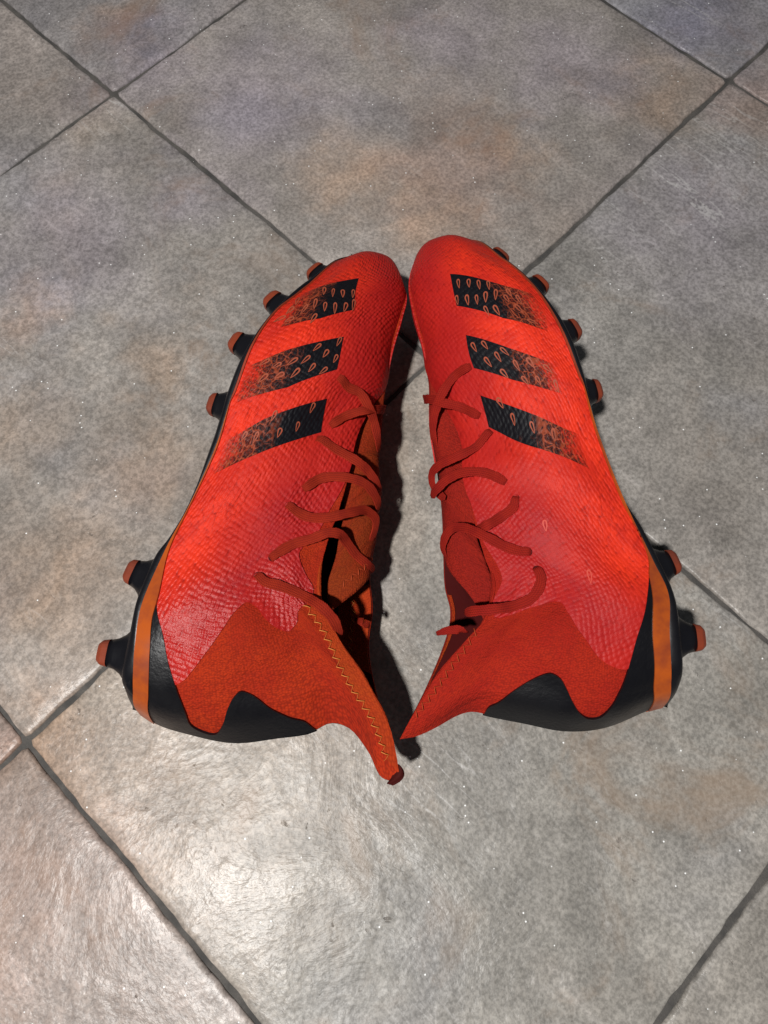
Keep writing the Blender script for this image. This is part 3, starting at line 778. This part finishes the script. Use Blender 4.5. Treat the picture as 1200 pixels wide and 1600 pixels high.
def strip(rows, name, mat, parent, close=False, uvs=None, capped=False):
    """loft between equal-length rows of points"""
    R = np.array(rows); n, m = R.shape[:2]
    F = []
    for i in range(n - 1):
        for j in range(m if close else m - 1):
            a = i * m + j; b = i * m + (j + 1) % m
            F.append((a, b, b + m, a + m))
    if capped:
        F.append(tuple(range(m))[::-1]); F.append(tuple((n - 1) * m + j for j in range(m)))
    o = link_mesh(name, R.reshape(-1, 3), F, mat, parent, uvs=uvs)
    bm = bmesh.new(); bm.from_mesh(o.data); bmesh.ops.recalc_face_normals(bm, faces=bm.faces); bm.to_mesh(o.data); bm.free()
    return o

def sole_plate(body, parent):
    us = np.linspace(0.0, 1.0, 130)
    rows = []
    B = body.B(us); Q = body.plate(us)
    wb = s1(WB, us); zc = s1(ZC, us)
    for i, u in enumerate(us):
        d = Q[i] - B[i]; L = np.linalg.norm(d); d = d / max(L, 1e-5)
        w = wb[i]; z = zc[i]
        r = min(0.0035, w * .6 + .0006)
        lat = [(B[i] - d * .003, z + w * .96), (B[i], z + w + .0007), (B[i] + d * L * .6, z + w + .0011), (Q[i], z + w + .0004),
               (Q[i] + d * .0010, z + w - r * .35), (Q[i] + d * .0016, z + w - r)]
        low = max(.0016, 0)
        med = [(p, max(2 * z - zz, low + .0006 * k)) for k, (p, zz) in enumerate(lat)][::-1]
        rows.append([(p[0], p[1], zz) for p, zz in lat + med])
    return strip(rows, 'sole_plate', MAT['plate'], parent, close=True, capped=True)

def stud(body, rec, parent, zflip=False):
    u, tx, ty, tz = rec
    base = body.plate(np.array([u]))[0]
    tang = body.plate(np.array([min(u + .02, 1)]))[0] - body.plate(np.array([max(u - .02, 0)]))[0]
    tang /= np.linalg.norm(tang)
    tip = np.array((tx, ty))
    ax = tip - base; L = np.linalg.norm(ax); ax /= L
    tn = np.array((-ax[1], ax[0])); tn = tn if tn @ tang > 0 else -tn
    heel = u > .6
    z = tz if not zflip else max(0.013, 2 * s1(ZC, np.array([u]))[0] - tz)
    if zflip: L *= .9; 
    # (distance along the stud, half length along the sole, half width across)
    hl, hw = (.0062, .0050) if heel else (.0056, .0046)
    fl = 1.0 if heel else .8
    prof = [(-.004, hl + .013 * fl, hw + .004), (.0004, hl + .0098 * fl, hw + .003), (L * .12, hl + .0068 * fl, hw + .0018), (L * .28, hl + .0036 * fl, hw + .0009),
            (L * .48, hl + .0014, hw + .0003), (L * .70, hl + .0004, hw)]
    tipp = [(L * .69, hl + .0005, hw + .0001), (L * .86, hl, hw - .0003), (L * .90, hl - .0003, hw - .0005), (L, hl - .0017, hw - .0017), (L + .0001, hl * .3, hw * .3)]
    m = 24
    def rows(pf, pw):
        out = []
        for d, a, b in pf:
            r = []
            for q in range(m):
                t = 2 * math.pi * (q + .5) / m
                cx = abs(math.cos(t)) ** pw * math.copysign(1, math.cos(t)); cy = abs(math.sin(t)) ** pw * math.copysign(1, math.sin(t))
                p = base + ax * d + tn * a * cx
                r.append((p[0], p[1], z + b * cy - (0.0006 * d / L if not zflip else 0)))
            out.append(r)
        return out
    s = strip(rows(prof, .8), 'stud', MAT['plate'], parent, close=True, capped=True)
    t = strip(rows(tipp, .55), 'stud_tip', MAT['stud_tip'], s, close=True, capped=True)
    for p in t.data.polygons:
        p.use_smooth = False
    return s

def ribbon(pts, normals, width, name, mat, parent, thick=0.0009):
    P = np.array(pts); N = np.array(normals)
    d = np.concatenate([[0], np.cumsum(np.linalg.norm(np.diff(P, axis=0), axis=1))])
    f = pchip_like(d, P); fn = pchip_like(d, N)
    n = max(12, int(d[-1] / .0011))
    t = np.linspace(0, d[-1], n)
    X = f(t); NN = fn(t)
    # soften bends
    T = np.gradient(X, axis=0); T /= np.linalg.norm(T, axis=1, keepdims=True)
    for _ in range(6):
        NN[1:-1] = (NN[:-2] + NN[1:-1] * 2 + NN[2:]) / 4
    NN = NN - (NN * T).sum(1, keepdims=True) * T; NN /= np.linalg.norm(NN, axis=1, keepdims=True)
    S = np.cross(T, NN)
    # cross-section: five woven ribs on the top and bottom
    ribs = 5; m = 4 * ribs
    prof = []
    for q in range(m + 1):
        x = -1 + 2 * q / m
        hgt = thick / 2 * (0.5 + 0.5 * abs(math.sin(math.pi * (x + 1) / 2 * ribs))) * (1 - abs(x) ** 12 * .5)
        prof.append((x * width / 2, hgt))
    prof += [(x, -h) for x, h in prof[::-1]]
    rows = []; uvs = []
    for i in range(n):
        e = min(i, n - 1 - i) / 3.0
        e = min(i / 10.0, (n - 1 - i) / 3.0)
        k = 1.0 if e >= 1 else .42 + .58 * e ** .7
        wv = 1 + .05 * math.sin(t[i] * 700 + len(pts)) + .04 * math.sin(t[i] * 1900)
        rows.append([tuple(X[i] + S[i] * a * k * wv + NN[i] * b) for a, b in prof])
        uvs += [(a * 1000, t[i] * 1000) for a, b in prof]
    R = np.array(rows); m2 = R.shape[1]
    return strip(rows, name, mat, parent, close=True, uvs=uvs, capped=True)

def zigzag(body, line_uv, name, parent, side=1, mat=None, amp=.0014, pitch=.0046, off=.0012, inner=False):
    L = smooth_line(line_uv, 10)
    A = np.array(L); u, v = clampuv(A)
    X = body.P(u, v, side); N = body.N(u, v, side)
    if inner:
        N = -N
    d = np.concatenate([[0], np.cumsum(np.linalg.norm(np.diff(X, axis=0), axis=1))])
    n = max(4, int(d[-1] / (pitch / 2)))
    t = np.linspace(0, d[-1], n)
    X = np.stack([np.interp(t, d, X[:, i]) for i in range(3)], -1); N = np.stack([np.interp(t, d, N[:, i]) for i in range(3)], -1)
    T = np.gradient(X, axis=0); T /= np.linalg.norm(T, axis=1, keepdims=True)
    S = np.cross(T, N); S /= np.linalg.norm(S, axis=1, keepdims=True)
    sg = np.where(np.arange(n) % 2 == 0, 1, -1)[:, None]
    C = X + S * sg * amp * rng.uniform(.8, 1.15, (n, 1)) + N * off
    verts = []; faces = []
    r = .00017
    for i in range(n - 1):
        a, b = C[i], C[i + 1]
        mid = (a + b) / 2 + N[i] * .0005
        path = [a - N[i] * .0008, a, mid, b, b - N[i] * .0008]
        k0 = len(verts)
        rr = 1.2 if i % 2 == 0 else .45
        for q, p in enumerate(path):
            tt = path[min(q + 1, 4)] - path[max(q - 1, 0)]; tt = tt / np.linalg.norm(tt)
            e1 = np.cross(tt, N[i] + T[i] * .3); e1 /= np.linalg.norm(e1); e2 = np.cross(tt, e1)
            for w in range(5):
                g = 2 * math.pi * w / 5
                verts.append(p + (e1 * math.cos(g) + e2 * math.sin(g)) * r * rr)
        for q in range(4):
            for w in range(5):
                c = k0 + q * 5 + w; e = k0 + q * 5 + (w + 1) % 5
                faces.append((c, e, e + 5, c + 5))
    return link_mesh(name, verts, faces, mat or MAT['thread'], parent)

def drops(body, recs, mat, parent, off, L=.0066, W=.0024):
    """printed tear-shaped outlines, each a thin closed ring laid on the surface"""
    for u, v, ang in recs:
        verts = []; faces = []
        uu = np.array([u]); vv = np.array([v])
        e = .004
        Pu = (body.P(uu + e, vv) - body.P(uu - e, vv))[0] / (2 * e); Pv = (body.P(uu, np.clip(vv + e, 0, 1)) - body.P(uu, vv - e))[0] / (2 * e)
        J = np.stack([Pu[:2], Pv[:2]], 1)
        a = math.radians(ang); d = np.array((math.cos(a), math.sin(a))); nrm = np.array((-d[1], d[0]))
        Ji = np.linalg.pinv(J, rcond=.05)
        m = 18; l = L * rng.uniform(.85, 1.15); w = W * rng.uniform(.85, 1.15)
        ring = []
        for s in (1.0, .50):
            for q in range(m):
                t = 2 * math.pi * q / m
                x = math.cos(t) * .5; y = math.sin(t) * .5 * (.62 - .38 * math.cos(t)) 
                p = d * x * l * (s if s == 1 else .74) + nrm * y * w * (s if s == 1 else .42) * 1.25
                # foreshortening: keep millimetre sizes along the surface
                n3 = body.N(uu, vv)[0]
                p3 = np.array((p[0], p[1], -(p @ n3[:2]) / max(n3[2], .35)))
                ln = np.linalg.norm(p3); p = p * (np.linalg.norm(p) / ln if ln > 0 else 1)
                ring.append(np.array((u, v)) + Ji @ p)
        A = np.array(ring); U, V = clampuv(A)
        X = body.P(U, V) + body.N(U, V) * off
        k = len(verts); verts += list(X)
        for q in range(m):
            r = (q + 1) % m
            faces.append((k + q, k + r, k + m + r, k + m + q))
        o = link_mesh('teardrop_print', verts, faces, mat, parent)
        bm = bmesh.new(); bm.from_mesh(o.data)
        for f in bm.faces:
            if f.normal.z < 0:
                f.normal_flip()
        bm.to_mesh(o.data); bm.free()

def tongue(body, d, parent):
    """rust knit tongue under the flap, domed over to the inner side; its end is cut and hemmed"""
    nu, nq = 60, 26
    rows = []; uvs = []; end = []
    for i in range(nu):
        r = []
        for j in range(nq):
            q = j / (nq - 1)
            u1 = d['tongue_end'][0] + (d['tongue_end'][1] - d['tongue_end'][0]) * min(q / .7, 1)
            u = .345 + (u1 - .345) * i / (nu - 1)
            uu = np.array([u])
            tl = body.T(uu)[0]; tr = body.TM(uu)[0]
            we = s1(WE, uu)[0]; zc = s1(ZC, uu)[0]
            dirn = tr - body.B(uu)[0]; dirn /= np.linalg.norm(dirn)
            sink = min(1, max(0, (u - .36) / .1))
            g = min(1, max(0, (u - .50) / .12)); g = g * g * (3 - 2 * g)
            left = tl - dirn * (.010 * sink * (1 - g) - d['gap'] * g * (.75 + .25 * math.sin(u * 38 + .6)))
            zl = zc + max(we - .006 * sink - .005 * g, 0.0) + (.0012 if u < .44 else 0)
            gap = max((tr - left) @ dirn, .002)
            a = q * math.radians(130)
            k = math.sin(min(a, math.pi / 2)) if a < math.pi / 2 else math.sin(a)
            pt = left + (tr - left) * (k if a < math.pi / 2 else 1) - (dirn * .006 * (1 - k) if a > math.pi / 2 else 0)
            zz = zc + (zl - zc) * math.cos(a) if a < math.pi / 2 else zc + .016 * math.cos(a) * 1.2
            sag = .0015 * math.sin(u * 60) * math.sin(a) * sink
            r.append((pt[0], pt[1], zz + sag)); uvs.append((u * SU, q * 40))
        rows.append(r)
    o = strip(rows, 'tongue', MAT['tongue'] if d['hand'] > 0 else MAT['tongue_red'], parent, uvs=uvs)
    sm = o.modifiers.new('thickness', 'SOLIDIFY'); sm.thickness = .0016; sm.offset = 0
    return np.array(rows)

def rail_zig(pts, nrm, name, parent, amp=.0013, pitch=.0044):
    """zigzag thread along a free polyline"""
    X = np.array(pts); N = np.array(nrm)
    d = np.concatenate([[0], np.cumsum(np.linalg.norm(np.diff(X, axis=0), axis=1))])
    n = max(4, int(d[-1] / (pitch / 2))); t = np.linspace(0, d[-1], n)
    X = np.stack([np.interp(t, d, X[:, i]) for i in range(3)], -1); N = np.stack([np.interp(t, d, N[:, i]) for i in range(3)], -1)
    T = np.gradient(X, axis=0); T /= np.linalg.norm(T, axis=1, keepdims=True)
    S = np.cross(T, N); S /= np.linalg.norm(S, axis=1, keepdims=True)
    verts = []; faces = []
    C = X + S * np.where(np.arange(n) % 2 == 0, 1, -1)[:, None] * amp + N * .0012
    for i in range(n - 1):
        a, b = C[i], C[i + 1]; tt = (b - a) / np.linalg.norm(b - a)
        e1 = np.cross(tt, N[i]); e1 /= np.linalg.norm(e1); e2 = np.cross(tt, e1)
        k = len(verts); rr = .00025 if i % 2 == 0 else .00012
        for p in (a - N[i] * .0006, a, (a + b) / 2 + N[i] * .0004, b, b - N[i] * .0006):
            for w in range(5):
                g = 2 * math.pi * w / 5
                verts.append(p + (e1 * math.cos(g) + e2 * math.sin(g)) * rr)
        for q in range(4):
            for w in range(5):
                c = k + q * 5 + w; e = k + q * 5 + (w + 1) % 5
                faces.append((c, e, e + 5, c + 5))
    return link_mesh(name, verts, faces, MAT['faded_thread'], parent)

def build_boot(d, label):
    root = bpy.data.objects.new('football_boot', None)
    root.empty_display_size = .05
    root.location = (d['loc'][0], d['loc'][1], 0)
    root.rotation_euler = (0, 0, d['rot'])
    root['label'] = label; root['category'] = 'football boot'; root['group'] = 'pair of red football boots lying on their sides'
    COL.objects.link(root)
    body = Body(d)
    hand = d['hand']                       # -1: the top of the foot points to local -x
    KN = MAT['knit'] if hand > 0 else MAT['knit_red']
    # sock
    shell(body, 'collar', 1, KN, root)
    shell(body, 'inner_side', -1, KN, root)
    tr = tongue(body, d, root)
    # coated skin
    low = smooth_line(d['skin_low'])
    skin_poly = [(.004, 0.0)] + [(u, 0.0) for u in np.linspace(.03, low[0][0] - .05, 30)] + [(low[0][0] - .02, .0)] + low + \
                [(u, 1.0) for u in np.linspace(.53, .004, 40)]
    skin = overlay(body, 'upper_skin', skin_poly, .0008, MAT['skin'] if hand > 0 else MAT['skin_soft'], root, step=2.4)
    med_poly = [(.004, 0.0), (.80, 0.0)] + [(.84, .3), (.80, .6), (.74, .9), (.60, .93), (.50, 1.0)] + [(u, 1.0) for u in np.linspace(.48, .004, 30)]
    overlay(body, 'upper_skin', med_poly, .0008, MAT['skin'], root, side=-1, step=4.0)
    # heel counter
    cl = smooth_line(d['counter'])
    cp = [(cl[0][0] - .02, 0.0)] + cl + [(.998, cl[-1][1] + .01), (.998, 0.0)]
    overlay(body, 'heel_counter', cp, .0013, MAT['leather'], root, step=1.9)
    overlay(body, 'heel_counter', cp, .0013, MAT['leather'], root, side=-1, step=3.0)
    # orange band: thin line round the forefoot, widening at the heel
    bl = smooth_line(d['band'])
    bp = [(.40, 0.0), (.998, 0.0), (.998, bl[-1][1])] + bl[::-1] + [(.50, .012), (.40, .0)]
    overlay(body, 'midsole_band', bp, .0019, MAT['band'], root, step=1.8)
    overlay(body, 'midsole_band', bp, .0019, MAT['band'], root, side=-1, step=3.0)
    rp = [(.004, 0.0), (.42, 0.0), (.40, .016), (.25, .016), (.1, .018), (.004, .03)]
    overlay(body, 'toe_rim', rp, .0016, MAT['rim'], root, step=1.6)
    overlay(body, 'toe_rim', rp, .0016, MAT['rim'], root, side=-1, step=3.0)
    # sole
    sole_plate(body, root)
    for rec in d['studs']:
        stud(body, rec, root)
    for rec in d['studs']:
        stud(body, rec, root, zflip=True)
    # stripes
    for key, recs in zip(('s1', 's2', 's3'), d['drops']):
        q = d[key]
        vt = (q[0][1] + q[1][1]) / 2; vb = (q[3][1] + q[4][1]) / 2
        a = np.array(q)
        poly = [tuple(a[0]), tuple(a[1]), tuple(a[2]), tuple(a[3]), tuple(a[4]), tuple(a[5])]
        st = overlay(body, 'stripe', poly, .00105, MAT['stripe'], root, step=1.6, dip=.0006,
                     fade=lambda u, v, vt=vt, vb=vb: np.clip((vt - v) / (vt - vb), 0, 1))
        drops(body, recs, MAT['print'], st, .00125)
    if d['skin_drops']:
        drops(body, d['skin_drops'], MAT['skin_print'], skin, .00105)
    # collar hem and its stitching
    hm = smooth_line(d['hem'])
    hp = hm + [(.995, 1.0)] + [(u, 1.0) for u in np.linspace(.98, hm[0][0], 24)]
    overlay(body, 'collar_hem', hp, .0006, MAT['hem'] if hand > 0 else KN, root, step=1.8)
    zigzag(body, d['hem'], 'zigzag_stitch', root, mat=MAT['thread'] if hand > 0 else MAT['faded_thread'])
    if hand > 0:
        zigzag(body, [(u, .90) for u in np.linspace(.78, .88, 9)], 'zigzag_stitch', root, side=-1, inner=True, off=.0030, amp=.0012)
        overlay(body, 'collar_hem', [(.76, .80), (.86, .80), (.90, .999), (.76, .999)], -.0022, MAT['hem'], root, side=-1, dip=-.0005)
    else:
        overlay(body, 'collar_hem', [(.76, .978), (.86, .982), (.93, .999), (.76, .999)], -.0020, MAT['hem'], root, side=-1, dip=-.0005)
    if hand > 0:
        # the heel tab's tip is folded over, its shade painted in dark maroon
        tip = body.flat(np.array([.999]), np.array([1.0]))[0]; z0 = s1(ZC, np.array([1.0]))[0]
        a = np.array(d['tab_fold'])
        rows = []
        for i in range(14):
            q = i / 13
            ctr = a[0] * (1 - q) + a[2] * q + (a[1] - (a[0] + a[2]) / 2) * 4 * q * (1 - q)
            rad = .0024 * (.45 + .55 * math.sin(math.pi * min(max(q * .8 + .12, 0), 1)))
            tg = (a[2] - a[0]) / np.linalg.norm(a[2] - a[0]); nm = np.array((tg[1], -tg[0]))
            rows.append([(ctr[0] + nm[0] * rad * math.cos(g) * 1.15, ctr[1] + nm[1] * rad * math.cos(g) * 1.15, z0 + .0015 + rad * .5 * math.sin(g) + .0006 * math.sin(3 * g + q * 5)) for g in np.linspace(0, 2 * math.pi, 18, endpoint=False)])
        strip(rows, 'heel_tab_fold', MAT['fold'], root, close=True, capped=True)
    # soft rolled edge of the collar
    rows = []
    for u in np.linspace(.70, .985, 90):
        uu = np.array([u]); e = np.array([1.0])
        X = body.P(uu, e)[0]; dn = body.P(uu, np.array([.985]))[0] - X; dn /= np.linalg.norm(dn)
        N = body.N(uu, np.array([.97]))[0]; N = N - dn * (N @ dn); N /= np.linalg.norm(N)
        r = .0011 * min(1, .3 + (u - .70) / .05, .35 + (.985 - u) / .03) * (1 + .08 * math.sin(u * 160) + .06 * math.sin(u * 71))
        rows.append([tuple(X - N * .0004 + dn * .0004 + N * r * math.cos(g) + dn * r * math.sin(g)) for g in np.linspace(0, 2 * math.pi, 12, endpoint=False)])
    strip(rows, 'collar_edge', MAT['hem'] if hand > 0 else KN, root, close=True, capped=True, uvs=[(i * .9, j * .6) for i in range(90) for j in range(12)])
    # stitching at the end of the tongue
    e = tr[-5]; e2 = tr[-8]
    nn = np.cross(np.gradient(e, axis=0), e - e2); nn /= np.linalg.norm(nn, axis=1, keepdims=True)
    if nn[:, 2].sum() < 0:
        nn = -nn
    if hand > 0:
        rail_zig(e[4:20], nn[4:20], 'zigzag_stitch', root)
    # laces
    for row in d['laces']:
        P = [r[:3] for r in row]
        zs = [r[3] for r in row]
        N = []
        for i, r in enumerate(row):
            if r[3] is not None:
                N.append(np.array(r[3], float))
            else:
                t = min(max((r[2] - .038) / .026, -0.3), 1)
                N.append(np.array((hand * (1 - t) * 1.1, 0, .15 + .9 * max(t, -.1))))
        if row[0][3] is not None:
            p0 = np.array(P[0]); p1 = np.array(P[1]); n0 = N[0] / np.linalg.norm(N[0]); bk = (p0 - p1) / np.linalg.norm(p0 - p1)
            P = [tuple(p0 + bk * .0016 - n0 * .0058)] + P; N = [n0 + bk * .7] + N
        ribbon(P, N, .0051, 'lace', MAT['lace'] if hand > 0 else MAT['lace_red'], root)
        if row[0][3] is not None:
            c = np.array(row[0][:3]); n = np.array(row[0][3], float); n /= np.linalg.norm(n)
            t = np.array(row[1][:3]) - c; t -= n * (t @ n); t /= np.linalg.norm(t); s = np.cross(n, t)
            ring = []
            for rad, h in ((.0002, -.0014), (.0012, -.0013), (.0018, -.0012)):
                ring.append([tuple(c - t * .0005 + (t * math.cos(g) * .8 + s * math.sin(g)) * rad + n * h) for g in np.linspace(0, 2 * math.pi, 16, endpoint=False)])
            strip(ring, 'eyelet', MAT['hole'], root, close=True)
    return root

LEFT_BOOT.update(hand=1, gap=.0048, tongue_end=(.80, .755))
RIGHT_BOOT.update(hand=-1, gap=-.002, tongue_end=(.80, .70))
build_boot(LEFT_BOOT, 'red football boot on the left, its studs pointing left and its heel tab reaching lowest')
build_boot(RIGHT_BOOT, 'red football boot on the right, its studs pointing right and its collar collapsed')
